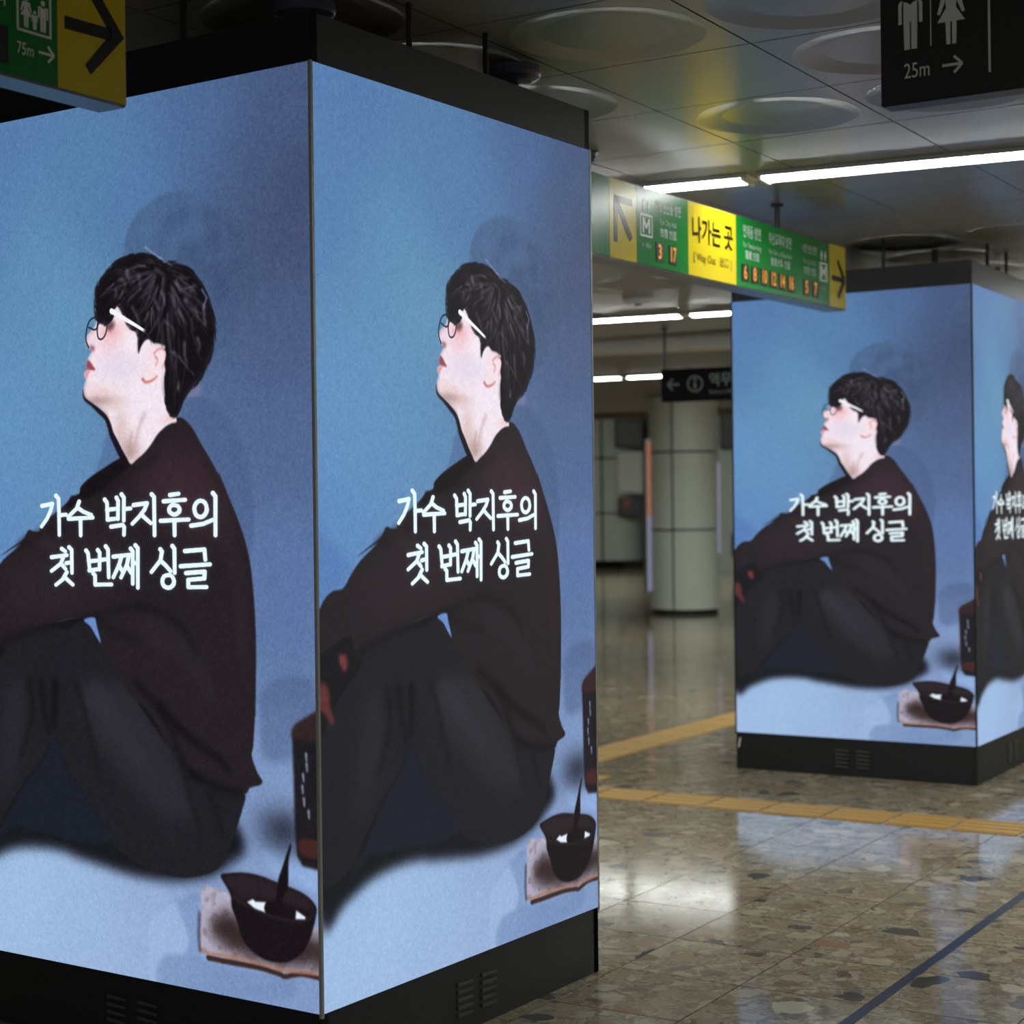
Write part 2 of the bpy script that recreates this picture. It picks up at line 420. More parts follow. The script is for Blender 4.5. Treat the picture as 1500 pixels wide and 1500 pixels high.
  'text': (((229,739),(245,737),(258,735),(253,748),(242,764),(227,778)),((268,720),(275,726),(276,758),(276,794)),((276,757),(295,756)),((331,732),(324,745),(301,760)),((326,743),(342,751),(363,757)),((302,764),(367,762)),((334,764),(334,795)),((399,729),(405,735),(406,766)),((430,726),(434,732),(433,765)),((405,748),(433,746)),((406,766),(433,764)),((443,720),(449,726),(448,768)),((449,747),(466,746)),((415,779),(445,776),(449,780),(448,794)),((474,740),(508,737),(502,748),(489,760),(470,774)),((493,757),(503,764),(517,773)),((520,721),(526,726),(526,795)),((566,723),(587,721)),((550,734),(603,732)),((589,749),(588,753),(585,755),(581,757),(576,758),(571,757),(567,755),(564,753),(563,749),(564,746),(567,743),(571,741),(576,741),(581,742),(585,743),(588,746),(589,749)),((542,769),(611,767)),((576,768),(576,795)),((655,749),(654,754),(650,759),(645,762),(640,763),(634,762),(629,759),(626,754),(625,748),(626,743),(630,738),(635,735),(640,734),(646,735),(651,738),(654,743),(655,749)),((617,778),(646,775),(669,768)),((670,721),(676,727),(675,795)),((282,820),(292,825)),((254,836),(296,832)),((287,834),(279,848),(253,862)),((280,848),(292,858)),((294,847),(307,845)),((302,817),(309,822),(309,865)),((295,864),(283,878),(265,888)),((290,874),(311,887)),((348,823),(353,828),(357,860)),((379,822),(384,827),(383,858)),((355,843),(382,841)),((356,860),(383,857)),((386,840),(404,839)),((400,815),(406,821),(407,872)),((366,865),(371,869),(371,886),(414,885)),((420,834),(467,830)),((441,833),(435,848),(419,872)),((434,850),(444,862)),((460,831),(455,848),(439,872)),((454,850),(465,863)),((465,819),(470,824),(469,883)),((470,846),(482,845)),((477,813),(483,818),(482,890)),((540,820),(544,824),(540,840),(517,861)),((541,841),(553,849),(565,859)),((570,814),(575,819),(575,862)),((573,877),(572,882),(569,885),(564,888),(558,889),(553,888),(548,886),(545,882),(544,878),(545,873),(548,869),(553,867),(559,866),(564,866),(569,869),(572,873),(573,877)),((601,823),(648,820),(650,838)),((590,850),(661,846)),((603,862),(648,859),(647,871),(608,874),(608,887),(652,886))),
}

# ---------------------------------------------------------------- picture shown on the LED screens
PW, PH = 904, 1600

def box_blur(a, r):
    r = int(round(r))
    if r < 1:
        return a
    for _ in range(3):
        for ax in (0, 1):
            p = np.pad(a, [(r + 1, r) if k == ax else (0, 0) for k in (0, 1)], mode='edge')
            c = np.cumsum(p, axis=ax)
            n = a.shape[ax]
            hi = np.take(c, np.arange(2 * r + 1, 2 * r + 1 + n), axis=ax)
            lo = np.take(c, np.arange(0, n), axis=ax)
            a = (hi - lo) / (2 * r + 1)
    return a

def spline(pts, closed=True, n=6):
    p = np.array(pts, float)
    k = len(p)
    out = []
    rng = range(k if closed else k - 1)
    for i in rng:
        if closed:
            a, b, c, d = p[(i - 1) % k], p[i], p[(i + 1) % k], p[(i + 2) % k]
        else:
            a, b, c, d = p[max(i - 1, 0)], p[i], p[i + 1], p[min(i + 2, k - 1)]
        for t in np.linspace(0, 1, n, endpoint=False):
            out.append(0.5 * (2 * b + (c - a) * t + (2 * a - 5 * b + 4 * c - d) * t * t + (3 * b - a - 3 * c + d) * t ** 3))
    if not closed:
        out.append(p[-1])
    return np.array(out)

def window(p, pad):
    x0, x1 = max(int(p[:, 0].min() - pad), 0), min(int(p[:, 0].max() + pad) + 2, PW)
    y0, y1 = max(int(p[:, 1].min() - pad), 0), min(int(p[:, 1].max() + pad) + 2, PH)
    return (slice(y0, max(y1, y0)), slice(x0, max(x1, x0)))

def poly_mask(pts, soft=0.0, smooth=True):
    """coverage of a closed outline, as (window of the picture, array)"""
    p = spline(pts) if smooth else np.array(pts, float)
    w = window(p, 3 * soft + 2)
    xs = np.arange(w[1].start, w[1].stop)
    m = np.zeros((w[0].stop - w[0].start, len(xs)))
    q = np.roll(p, -1, axis=0)
    for k in range(m.shape[0]):
        for s in (0.17, 0.5, 0.83):
            yy = w[0].start + k + s
            hit = (p[:, 1] <= yy) != (q[:, 1] <= yy)
            if not hit.any():
                continue
            a, b = p[hit], q[hit]
            x = np.sort(a[:, 0] + (yy - a[:, 1]) / (b[:, 1] - a[:, 1]) * (b[:, 0] - a[:, 0]))
            for i in range(0, len(x) - 1, 2):
                m[k] += np.clip(np.minimum(xs + 1, x[i + 1]) - np.maximum(xs, x[i]), 0, 1) / 3
    return w, (box_blur(m, soft) if soft else m)

def stroke_mask(pts, r0, r1=None, soft=0.0, ay=1.0, smooth=True):
    p = spline(pts, False, 5) if smooth and len(pts) > 2 else np.array(pts, float)
    r1 = r0 if r1 is None else r1
    w = window(p, max(r0, r1) + 3 * soft + 2)
    X, Y = np.meshgrid(np.arange(w[1].start, w[1].stop) + 0.5, (np.arange(w[0].start, w[0].stop) + 0.5) * ay)
    m = np.zeros(X.shape)
    if not m.size:
        return w, m
    for i in range(len(p) - 1):
        a, b = p[i] * (1, ay), p[i + 1] * (1, ay)
        d = b - a
        t = np.clip(((X - a[0]) * d[0] + (Y - a[1]) * d[1]) / max(d @ d, 1e-6), 0, 1)
        dist = np.hypot(X - a[0] - t * d[0], Y - a[1] - t * d[1])
        f = (i + t) / max(len(p) - 1, 1)
        m = np.maximum(m, np.clip(r0 + (r1 - r0) * f - dist + 0.5, 0, 1))
    return w, (box_blur(m, soft) if soft else m)

def whole(m):
    f = np.zeros((PH, PW))
    f[m[0]] = m[1]
    return f

def paint_poster():
    S = POSTER_SHAPES
    rng = np.random.default_rng(5)
    # wall and floor of the studio behind the sitter, from a few colour samples
    small = 8
    gx, gy = np.meshgrid(np.arange(0, PW, small) + small / 2, np.arange(0, PH, small) + small / 2)
    num = np.zeros(gx.shape + (3,))
    den = np.zeros(gx.shape)
    for x, y, r, g, b in S['bg']:
        w = 1.0 / ((gx - x) ** 2 + (gy - y) ** 2 + 70 ** 2) ** 1.6
        num += w[..., None] * np.array((r, g, b), float)
        den += w
    img = np.repeat(np.repeat(num / den[..., None], small, 0), small, 1)[:PH, :PW]
    for c in range(3):
        img[..., c] = box_blur(img[..., c], 14) + (4, 1, -7)[c]

    def lay(m, col, a=1.0, clip=None):
        w, k = m
        if clip is not None:
            k = k * clip[w]
        k = (np.clip(k, 0, 1) * a)[..., None]
        img[w] = img[w] * (1 - k) + np.array(col, float) * k

    def blob(c, rx, ry):
        w = window(np.array([c]), 2.6 * max(rx, ry))
        X, Y = np.meshgrid(np.arange(w[1].start, w[1].stop), np.arange(w[0].start, w[0].stop))
        return w, np.exp(-(((X - c[0]) / rx) ** 2 + ((Y - c[1]) / ry) ** 2))

    def cloud(n, amp):
        a = rng.normal(0, 1, (PH // n + 2, PW // n + 2))
        a = np.repeat(np.repeat(a, n, 0), n, 1)[:PH, :PW]
        return box_blur(a, n * 0.5) * amp
    # shadows on the wall
    lay(poly_mask(S['hair_shadow'], 3), (68, 88, 120), 0.54, np.clip(1 + cloud(26, 0.9), 0.5, 1.3))
    lay(poly_mask(S['hair_shadow2'], 12), (54, 70, 106), 0.38, np.clip(cloud(24, 1.2) + 0.55, 0, 1))
    lay(poly_mask(S['shoulder_shadow'], 3), (68, 88, 126), 0.42)
    lay(poly_mask(S['neck_shadow'], 2), (72, 94, 138), 0.42)
    lay(poly_mask(S['patch'], 1, False), (122, 122, 156), 0.7)
    lay(poly_mask(S['box_shadow'], 6), (66, 82, 118), 0.42)
    lay(poly_mask(S['arm_shadow'], 8), (74, 106, 166), 0.4)
    lay(poly_mask(S['floor_rect'], 2, False), (164, 190, 230), 0.35)
    lay(poly_mask(S['floor_shade'], 3), (104, 132, 178), 0.45)
    lay(poly_mask(S['box_light'], 5), (150, 182, 230), 0.75)
    lay(blob(S['box_blob'], 62, 42), (40, 44, 60), 0.85)
    # the sitter: cast shadow, trousers, sweater
    lay(poly_mask(S['shade'], 9), (18, 20, 24), 0.97)
    lay(poly_mask(S['under'], 1), (24, 23, 27))
    lay(poly_mask(S['pants'], 1), (31, 31, 36))
    pants = whole(poly_mask(S['pants'], 1))
    lay(poly_mask(S['between'], 3), (27, 32, 43), 0.9)
    lay(poly_mask(S['thigh_hi'], 16), (46, 46, 53), 0.75, pants)
    lay(poly_mask(S['shin_hi'], 16), (41, 42, 47), 0.7, pants)
    sw = poly_mask(S['sweater'], 1)
    lay(sw, (37, 31, 35))
    sw = whole(sw)
    lay(poly_mask(S['shoulder_hi'], 28), (60, 41, 49), 0.85, sw)
    lay(poly_mask(S['sleeve_hi'], 28), (46, 38, 43), 0.7, sw)
    lay(poly_mask(S['sweater_back'], 3), (20, 16, 20), 0.9, sw)
    for pts, r, col, a in S['folds']:
        lay(stroke_mask(pts, r, r * 0.5, 5), col, a)
    lay(poly_mask(S['gap'], 1), (104, 142, 202))
    for hnd in S['hand']:
        lay(poly_mask(hnd, 3), (122, 56, 58), 0.7)
    # head
    lay(stroke_mask(S['chin_dark'], 3.5, 8, 1), (24, 17, 22), 0.95)
    skin = poly_mask(S['skin'], 1)
    lay(skin, (242, 227, 237))
    skin = whole(skin)
    for c, rx, ry, col, a in S['skin_blobs']:
        lay(blob(c, rx * 0.52, ry * 0.36), col, a, skin)
    for l in S['neck_lines']:
        lay(stroke_mask(l, 4, 2, 3), (186, 152, 146), 0.6, skin)
    inner = whole(poly_mask(S['skin'], 4))
    rim = np.clip(skin - inner, 0, 1) * 1.6 * (np.arange(PW) < S['jaw'][0] - 20)[None, :]
    full = (slice(0, PH), slice(0, PW))
    lay((full, rim), (150, 108, 116), 0.6)
    lay(poly_mask(S['ear'], 1), (244, 224, 232))
    for l in S['ear_lines']:
        lay(stroke_mask(l, 2.6, 1.5, 1), (222, 150, 152), 0.85)
    lay(stroke_mask(S['lobe'], 3.4, 1.5, 1), (196, 104, 100), 0.8)
    lay(poly_mask(S['eye'], 3), (92, 48, 56), 0.85)
    lay(poly_mask(S['lip_up'], 1), (150, 78, 90))
    lay(poly_mask(S['lip_low'], 1), (226, 146, 156))
    lay(poly_mask(S['nostril'], 2), (140, 76, 88), 0.8)
    hair = poly_mask(S['hair'], 1)
    lay(hair, (21, 17, 22))
    hair = whole(hair)
    # strands run from the crown outwards
    crown = np.array(S['crown'], float)
    edge = spline(S['hair'], True, 10)
    fuzz = np.clip(box_blur(hair, 4) * 1.6, 0, 1)
    for e in edge[rng.permutation(len(edge))[:230]]:
        e = e + rng.normal(0, 5, 2)
        d = e - crown
        bow = np.array((-d[1], d[0])) * rng.normal(0.0, 0.10)
        f0 = rng.uniform(0.15, 0.75)
        f1 = min(f0 + rng.uniform(0.15, 0.4), 1.03)
        pts = [crown + d * f + bow * math.sin(math.pi * f) for f in np.linspace(f0, f1, 4)]
        k = rng.random()
        col, a = ((52, 45, 54), 0.55) if k < 0.6 else ((14, 11, 15), 0.7) if k < 0.8 else ((104, 100, 116), 0.5)
        lay(stroke_mask(pts, rng.uniform(1.0, 3.2), 0.6, 1), col, a, fuzz)
    for e, q in zip(edge, np.roll(edge, -6, axis=0)):      # loose tips along the outline
        if rng.random() < 0.55 and (e[1] < S['crown'][1] + 120 or e[0] > S['crown'][0]):
            out = (e - crown) / max(np.hypot(*(e - crown)), 1)
            lay(stroke_mask([e - out * 8, e + out * rng.uniform(0, 4), q + out * rng.uniform(2, 9)], 3.0, 0.6, 1), (24, 20, 26), 0.8)
    for l in S['hair_hi']:
        l = [(x + rng.normal(0, 5), y + rng.normal(0, 7)) for x, y in l]
        lay(stroke_mask(l, rng.uniform(1.6, 4.2), 0.8, 2), (124, 120, 138), rng.uniform(0.3, 0.8), hair)
    for l in S['lens_near'], S['lens_far'], S['lens_far2']:
        lay(stroke_mask(l, 1.8, 1.8, 0), (34, 34, 48), 0.85)
    lay(stroke_mask(S['temple'], 5.0, 2.6, 0), (246, 246, 250))
    lay(stroke_mask(S['temple_tip'], 2.5, 1.5, 1), (40, 36, 44), 0.9)
    for l in S['glints']:
        lay(stroke_mask(l, 1.6, 0.8, 1), (160, 178, 214), 0.65)
    # things on the studio floor
    lay(poly_mask(S['box'], 2, False), (30, 27, 32))
    lay(poly_mask(S['box_top'], 3), (58, 38, 40), 0.7)
    lay(poly_mask(S['box_red'], 2), (76, 40, 36), 0.8)
    for x, y in S['box_marks']:
        lay(stroke_mask(((x, y - 6), (x + 1, y + 6)), 3, 2, 1), (150, 164, 190), 0.7)
    lay(poly_mask(S['paper'], 1, False), (176, 172, 192))
    paper = whole(poly_mask(S['paper'], 1, False))
    lay((full, np.clip(cloud(9, 1.0), 0, 0.5)), (110, 92, 96), 0.8, paper)
    lay(poly_mask(S['paper_dark'], 12), (46, 32, 32), 0.95, paper)
    lay(stroke_mask(S['paper_edge'], 5, 4, 1), (44, 28, 26), 0.9)
    lay(stroke_mask(S['paper_edge2'], 3, 3, 1), (170, 118, 96), 0.75)
    lay(stroke_mask(S['paper_left'], 3, 3, 2), (60, 48, 52), 0.8)
    lay(poly_mask(S['bowl'], 1), (24, 18, 22))
    lay(poly_mask(S['bowl_in'], 4), (46, 36, 42), 0.8)
    lay(stroke_mask(S['bowl_rim'], 2, 2, 2), (60, 48, 54), 0.6)
    for m in S['bowl_reflections']:  # white reflections in the bowl, painted into the picture
        lay(poly_mask(m, 1, False), (226, 240, 250))
    lay(poly_mask(S['brush'], 1), (22, 16, 20))
    # lettering
    for t in S['text']:
        lay(stroke_mask(t, 7.5, 7.0, 3, 1.25, False), (130, 170, 200), 0.22)
    for t in S['text']:
        lay(stroke_mask(t, 5.5, 4.9, 0, 1.3, False), (232, 250, 255))
    # faint grain of the LED pixels
    img += rng.normal(0, 3.0, (PH, PW, 1)) + rng.normal(0, 2.0, (PH, PW, 3)) + cloud(2, 7.0)[..., None] * (0.35 + 0.65 * (img.mean(2, keepdims=True) > 60))
    return np.clip(img, 0, 255) / 255

def screen_material():
    rgb = paint_poster()
    px = np.ones((PH, PW, 4), np.float32)
    px[..., :3] = rgb[::-1]
    im = bpy.data.images.new('screen_picture', PW, PH, alpha=False)
    im.pixels.foreach_set(px.ravel())
    im.update()
    im.pack()
    m = bpy.data.materials.new('led_screen')
    m.use_nodes = True
    N = Nodes(m)
    b = m.node_tree.nodes['Principled BSDF']
    uv = N.new('ShaderNodeUVMap')
    t = N.new('ShaderNodeTexImage', image=im)
    t.extension = 'EXTEND'
    N.link(uv.outputs[0], t.inputs['Vector'])
    N.link(t.outputs['Color'], b.inputs['Emission Color'])
    b.inputs['Emission Strength'].default_value = SCREEN_POWER
    b.inputs['Base Color'].default_value = srgb(22, 22, 24)
    b.inputs['Roughness'].default_value = 0.55
    b.inputs['Specular IOR Level'].default_value = 0.22
    return m
SCREEN = screen_material()

# ================================================================ the setting
def slab(name, corners, z0, z1, m, parent=None):
    bm = bmesh.new()
    a = [bm.verts.new((c.x, c.y, z0)) for c in corners]
    b = [bm.verts.new((c.x, c.y, z1)) for c in corners]
    bm.faces.new(list(reversed(a)))
    bm.faces.new(b)
    n = len(a)
    for i in range(n):
        j = (i + 1) % n
        bm.faces.new((a[i], a[j], b[j], b[i]))
    return obj(name, bm, m, parent)

HX0, HX1 = -22.0, 13.0
HY0, HY1 = -6.0, 45.0

def rect(h0, h1_, x0=HX0, x1=HX1):
    return [hall(h0, x0), hall(h0, x1), hall(h1_, x1), hall(h1_, x0)]

floor = struct(slab('floor', rect(HY0, HY1), -0.25, -0.004, FLOOR_FAR), 'polished beige terrazzo floor of the station hall')
ceiling = struct(slab('ceiling', rect(HY0, BEAM), 2.965, 3.2, mat('ceiling_back', srgb(84, 82, 76), 0.7, noise=0.1)), 'grey panelled ceiling over the hall')
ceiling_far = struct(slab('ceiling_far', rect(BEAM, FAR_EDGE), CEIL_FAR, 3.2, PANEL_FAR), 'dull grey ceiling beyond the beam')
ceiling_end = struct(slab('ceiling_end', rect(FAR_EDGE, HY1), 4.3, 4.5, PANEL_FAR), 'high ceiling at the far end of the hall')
struct(slab('trim_1', [hall(BEAM - 0.03, HX0), hall(BEAM - 0.03, HX1), hall(BEAM + 0.3, HX1), hall(BEAM + 0.3, HX0)], 2.835, CEIL_FAR + 0.001,
            mat('beam_paint', srgb(200, 198, 188), 0.5, noise=0.04)), 'pale shallow beam across the ceiling')
struct(slab('trim_2', [hall(FAR_EDGE - 0.05, HX0), hall(FAR_EDGE - 0.05, HX1), hall(FAR_EDGE, HX1), hall(FAR_EDGE, HX0)], CEIL_FAR - 0.1, 4.3,
            mat('bulkhead_paint', srgb(150, 140, 126), 0.6, noise=0.04)), 'brownish bulkhead where the low ceiling ends')
WALL = panel_wall('wall_panel', srgb(196, 200, 194), 1.2, 1.2)
def hall_wall(name, p, q, label, h=4.5):
    d = (q - p)
    ln = d.length
    bm = bmesh.new()
    add_box(bm, (0, 0, 0), (ln, 0.2, h))
    o = obj(name, bm, WALL)
    o.location = p
    o.rotation_euler = (0, 0, math.atan2(d.y, d.x))
    return struct(o, label)
hall_wall('wall_right', hall(HY1, HX1), hall(HY0, HX1), 'pale panelled wall along the right side of the hall')
hall_wall('wall_left', hall(HY0, HX0), hall(HY1, HX0), 'pale panelled wall along the left side of the hall')
hall_wall('wall_far', hall(HY1, HX0), hall(HY1, HX1), 'panelled end wall of the hall')
hall_wall('wall_back', hall(HY0, HX1), hall(HY0, HX0), 'panelled wall behind the viewer')

# ---- terrazzo tiles near the camera, each its own piece
def visible(x, y, z, mx=60, my=60):
    """rough test against the view cone, in degrees of the place, to skip pieces far outside it"""
    if y < 0.5:
        return None
    px = 750 + 2505.9 * x / y
    py = 750 - 2505.9 * (z - 1.5) / y
    return (-mx < px < 1500 + mx) and (-my < py < 1500 + my)

bm = bmesh.new()
add_box(bm, (0.0025, 0.0025, -0.0038), (TILE - 0.0025, TILE - 0.0025, 0.0))
tile_mesh = to_mesh(bm, 'terrazzo_tile', FLOOR_TILE)
TH = math.pi / 2 - GRID
for i in range(-3, 23):
    for j in range(-6, 14):
        a, b = T1_0 + i * TILE, T2_0 + j * TILE
        c = grid(a + TILE / 2, b + TILE / 2)
        if not visible(c.x, c.y, 0.0, 130, 170) or c.y > 12.6:
            continue
        if c.x < -0.55 and c.y < 6.2:
            continue
        o = link('floor_tile', tile_mesh, floor)
        o.location = grid(a, b)
        o.rotation_euler = (0, 0, TH)

# ---- yellow tactile paving: two lines of ribbed tiles and a stub
TP = 0.3165
def tactile_mesh(n_bars, along_x):
    bm = bmesh.new()
    s = TP - 0.004
    add_box(bm, (0.004, 0.004, -0.002), (s, s - 0.012, 0.004))
    for k in range(n_bars):
        y = 0.03 + (s - 0.07) * k / (n_bars - 1)
        if along_x:
            add_box(bm, (0.012, y, 0.004), (s - 0.008, y + 0.026, 0.0065))
        else:
            add_box(bm, (y, 0.012, 0.004), (y + 0.026, s - 0.02, 0.0065))
    return to_mesh(bm, 'tactile_tile', TACTILE)
bar_x = tactile_mesh(4, True)
bar_y = tactile_mesh(4, False)
for k in range(-3, 9):                       # across the hall, in front of the far tower
    o = link('tactile_tile', bar_y, floor)
    o.location = grid(7.668, 2.454 + k * TP)
    o.rotation_euler = (0, 0, TH)
for k in range(0, 18):                       # away from the camera, behind
    o = link('tactile_tile', bar_x, floor)
    o.location = grid(8.0 + k * TP, 4.86)
    o.rotation_euler = (0, 0, TH)
for k in range(1):
    o = link('tactile_tile', bar_y, floor)
    o.location = grid(8.0, 4.538)
    o.rotation_euler = (0, 0, TH)

# ---- dark metal cover strip let into the floor
STRIPM = mat('floor_strip_metal', srgb(62, 72, 84), 0.28, 0.7, noise=0.2, scale=12)
strip = struct(box('trim_3', (0, -0.017, -0.003), (9.0, 0.017, 0.0035), STRIPM), 'dark metal joint strip running along the floor')
strip.location = grid(3.2, 1.798)
strip.rotation_euler = (0, 0, TH)

# ---- ceiling panels, some with a round pressed dish
CT = 0.65
C1_0, C2_0 = 4.23, 1.50
def panel_mesh(dish):
    bm = bmesh.new()
    g = 0.003
    lo, hi = g, CT - g
    if not dish:
        add_box(bm, (lo, lo, CEIL), (hi, hi, CEIL + 0.012))
        return to_mesh(bm, 'ceiling_panel', PANEL)
    n = 40
    c = CT / 2
    sq, r1, r2, r3 = [], [], [], []
    for i in range(n):
        t = 2 * math.pi * i / n
        x, y = math.cos(t), math.sin(t)
        k = (hi - lo) / 2 / max(abs(x), abs(y))
        sq.append(bm.verts.new((c + x * k, c + y * k, CEIL)))
        r1.append(bm.verts.new((c + x * 0.298, c + y * 0.298, CEIL)))
        r2.append(bm.verts.new((c + x * 0.212, c + y * 0.212, CEIL + 0.010)))
        r3.append(bm.verts.new((c + x * 0.200, c + y * 0.200, CEIL + 0.011)))
    for i in range(n):
        j = (i + 1) % n
        bm.faces.new((sq[i], sq[j], r1[j], r1[i]))
        bm.faces.new((r1[i], r1[j], r2[j], r2[i]))
        bm.faces.new((r2[i], r2[j], r3[j], r3[i]))
    bm.faces.new(r3)
    me = to_mesh(bm, 'ceiling_panel', PANEL)
    for p in me.polygons:                     # all seen from below
        if p.normal.z > 0:
            p.flip()
    return me
plain_panel, dish_panel = panel_mesh(False), panel_mesh(True)
DISH = {(0, 0): 1, (1, 0): 1, (2, 0): 1, (2, 1): 1, (0, 1): 1, (1, 1): 0, (3, 1): 0, (2, 2): 0, (3, 2): 0, (3, 0): 0, (0, 2): 1, (-1, 2): 1, (4, 1): 0, (4, 0): 0, (3, 3): 0, (4, 2): 0, (4, 3): 0}
rnd = random.Random(3)
for i in range(-4, 18):
    for j in range(-9, 14):
        a, b = C1_0 + i * CT, C2_0 + j * CT
        c = grid(a + CT / 2, b + CT / 2)
        d = DISH.get((i, j), rnd.random() < 0.4)
        if c.dot(H1) > BEAM - 0.52 or not visible(c.x, c.y, CEIL, 620, 560):
            continue
        o = link('ceiling_panel', dish_panel if d else plain_panel, ceiling)
        o.location = grid(a, b)
        o.rotation_euler = (0, 0, TH)

# ================================================================ LED towers
TW, TZ0, TZ1, TZ2 = 1.3784, 0.2078, 2.6449, 2.772
h = TW / 2
def screen_mesh():
    bm = bmesh.new()
    add_box(bm, (-h + 0.007, -h, TZ0), (h - 0.007, -h + 0.03, TZ1))
    bmesh.ops.recalc_face_normals(bm, faces=bm.faces)
    uvl = bm.loops.layers.uv.new('UVMap')
    for f in bm.faces:
        for lp in f.loops:
            v = lp.vert.co
            lp[uvl].uv = ((v.x + h) / TW, (v.z - TZ0) / (TZ1 - TZ0)) if abs(f.normal.y + 1) < 0.1 else (0.02, 0.02)
    me = bpy.data.meshes.new('screen')
    bm.to_mesh(me)
    bm.free()
    me.materials.append(SCREEN)
    for m2 in (BLACK,):
        me.materials.append(m2)
    for p in me.polygons:
        if abs(p.normal.y + 1) > 0.1:
            p.material_index = 1
    return me
screen_me = screen_mesh()
TRIM_LIGHT = mat('corner_trim_metal', srgb(186, 186, 184), 0.4, 0.2, noise=0.25, scale=9)
bm = bmesh.new()
add_prism(bm, [(-h - 0.002, -h - 0.002), (-h + 0.007, -h - 0.002), (-h + 0.007, -h + 0.003), (-h + 0.003, -h + 0.007), (-h - 0.002, -h + 0.007)],
          lambda x, y, z: (x, y, z), TZ0 - 0.01, TZ1 + 0.002)
trim_me = to_mesh(bm, 'corner_trim', TRIM_LIGHT)
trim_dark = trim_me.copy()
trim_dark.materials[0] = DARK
bm = bmesh.new()
add_box(bm, (-h + 0.003, -h + 0.003, 0.0), (h - 0.003, -h + 0.03, TZ0 - 0.002), 0.0)
base_me = to_mesh(bm, 'base_panel', BLACK)
bm = bmesh.new()
add_box(bm, (-h + 0.002, -h + 0.002, TZ1 + 0.002), (h - 0.002, -h + 0.03, TZ2), 0.0)
fascia_me = to_mesh(bm, 'fascia', BLACK)
bm = bmesh.new()
add_prism(bm, [(-0.037, 0), (0.037, 0), (0.037, 0.006), (-0.037, 0.011)], lambda x, z, d: (x, d, z), -0.006, 0.001)
SLAT = mat('vent_slat_paint', srgb(78, 80, 80), 0.4, noise=0.05)
slat_me = to_mesh(bm, 'vent_slat', SLAT)
bm = bmesh.new()
add_lathe(bm, [(0.018, TZ2 - 0.1), (0.018, CEIL - 0.03)], 12)
post_me = to_mesh(bm, 'jack_post', DARK)
bm = bmesh.new()
add_lathe(bm, [(0.02, CEIL - 0.05), (0.06, CEIL - 0.045), (0.085, CEIL - 0.034), (0.09, CEIL - 0.024), (0.088, CEIL - 0.002)], 28)
PAD = mat('pad_rubber', srgb(96, 98, 118), 0.35, noise=0.05)
pad_me = to_mesh(bm, 'pad', PAD)
bm = bmesh.new()
add_lathe(bm, [(0.009, TZ2 - 0.08), (0.009, CEIL + 0.01)], 10)
rod_me = to_mesh(bm, 'hanger_rod', DARK)
bm = bmesh.new()
add_box(bm, (-h + 0.031, -h + 0.031, 0.0), (h - 0.031, h - 0.031, TZ2 - 0.06))
core_me = to_mesh(bm, 'core', DARK)

def tower(corner, ang, label, trim, pads):
    """square LED column; corner = the corner nearest the camera, ang = heading of its right face"""
    d1 = Vector((math.sin(ang), math.cos(ang), 0))
    d2 = Vector((-math.cos(ang), math.sin(ang), 0))
    c = Vector(corner) + (d1 + d2) * h
    t = thing('led_column', c, math.pi / 2 - ang, label, 'display column', 'LED advertising columns in the hall')
    link('core', core_me, t)
    for k in range(4):
        rz = -k * math.pi / 2
        for nm, me in (('screen', screen_me), ('corner_trim', trim), ('base_panel', base_me), ('fascia', fascia_me)):
            o = link(nm, me, t)
            o.rotation_euler = (0, 0, rz)
            if nm == 'screen':
                o['label'] = 'glowing screen showing a seated person in dark clothes against blue'
            if nm == 'base_panel':
                for cx in (-0.058, 0.062):
                    for q in range(5):
                        s = link('vent_slat', slat_me, o)
                        s.location = (cx, -h + 0.003, 0.048 + q * 0.022)
        o = link('jack_post', post_me, t)
        R = Matrix.Rotation(rz, 3, 'Z')
        o.location = R @ (Vector((-h + 0.33, -h + 0.30, 0)) if k == 0 else Vector((-h + 0.22, -h + 0.11, 0)))
        if pads:
            link('pad', pad_me, o)
        for q in (-h + 0.50, h - 0.50):
            r = link('hanger_rod', rod_me, t)
            r.location = R @ Vector((q, -h + 0.06, 0))
    return t
near_tower = tower((-0.5009, 4.3662, 0), 0.5894, 'nearest large LED screen column filling the left half, black plinth and fascia', trim_me, True)
far_tower = tower((2.4313, 8.9942, 0), 0.5501, 'smaller square column of glowing screens beyond the yellow floor line, at right', trim_dark, False)
bm = bmesh.new()
add_prism(bm, [(-h + 0.012, 0.12), (-h + 0.020, 0.12), (-h + 0.030, 0.175), (-h + 0.022, 0.175)], lambda x, z, d: (x, d, z), -0.001, 0.001)
mk = obj('white_mark', bm, WHITE, far_tower)  # small white slanted mark on the base panel
mk.location = (0, 0, 0)
mk.rotation_euler = (0, 0, -math.pi / 2)
mk.location = (-h + 0.0025, 0, 0)

# ================================================================ signs
def text_mesh(body, size, sx=1.0, bold=0.0, align='CENTER'):
    cu = bpy.data.curves.new('lettering', 'FONT')
    cu.body = body
    cu.size = size
    cu.align_x = align
    cu.align_y = 'CENTER'
    cu.offset = bold
    cu.resolution_u = 3
    o = bpy.data.objects.new('lettering', cu)
    COL.objects.link(o)
    me = bpy.data.meshes.new_from_object(o.evaluated_get(bpy.context.evaluated_depsgraph_get()))
    bpy.data.objects.remove(o)
    for v in me.vertices:
        v.co = Vector((v.co.x * sx, 0, v.co.y))
    return me

def letter(body, x, z, size, m, parent, y, sx=1.0, bold=0.0, align='CENTER', name='lettering'):
    me = text_mesh(body, size, sx, bold, align)
    me.materials.clear()
    me.materials.append(m)
    o = link(name, me, parent)
    o.location = (x, y, z)
    return o

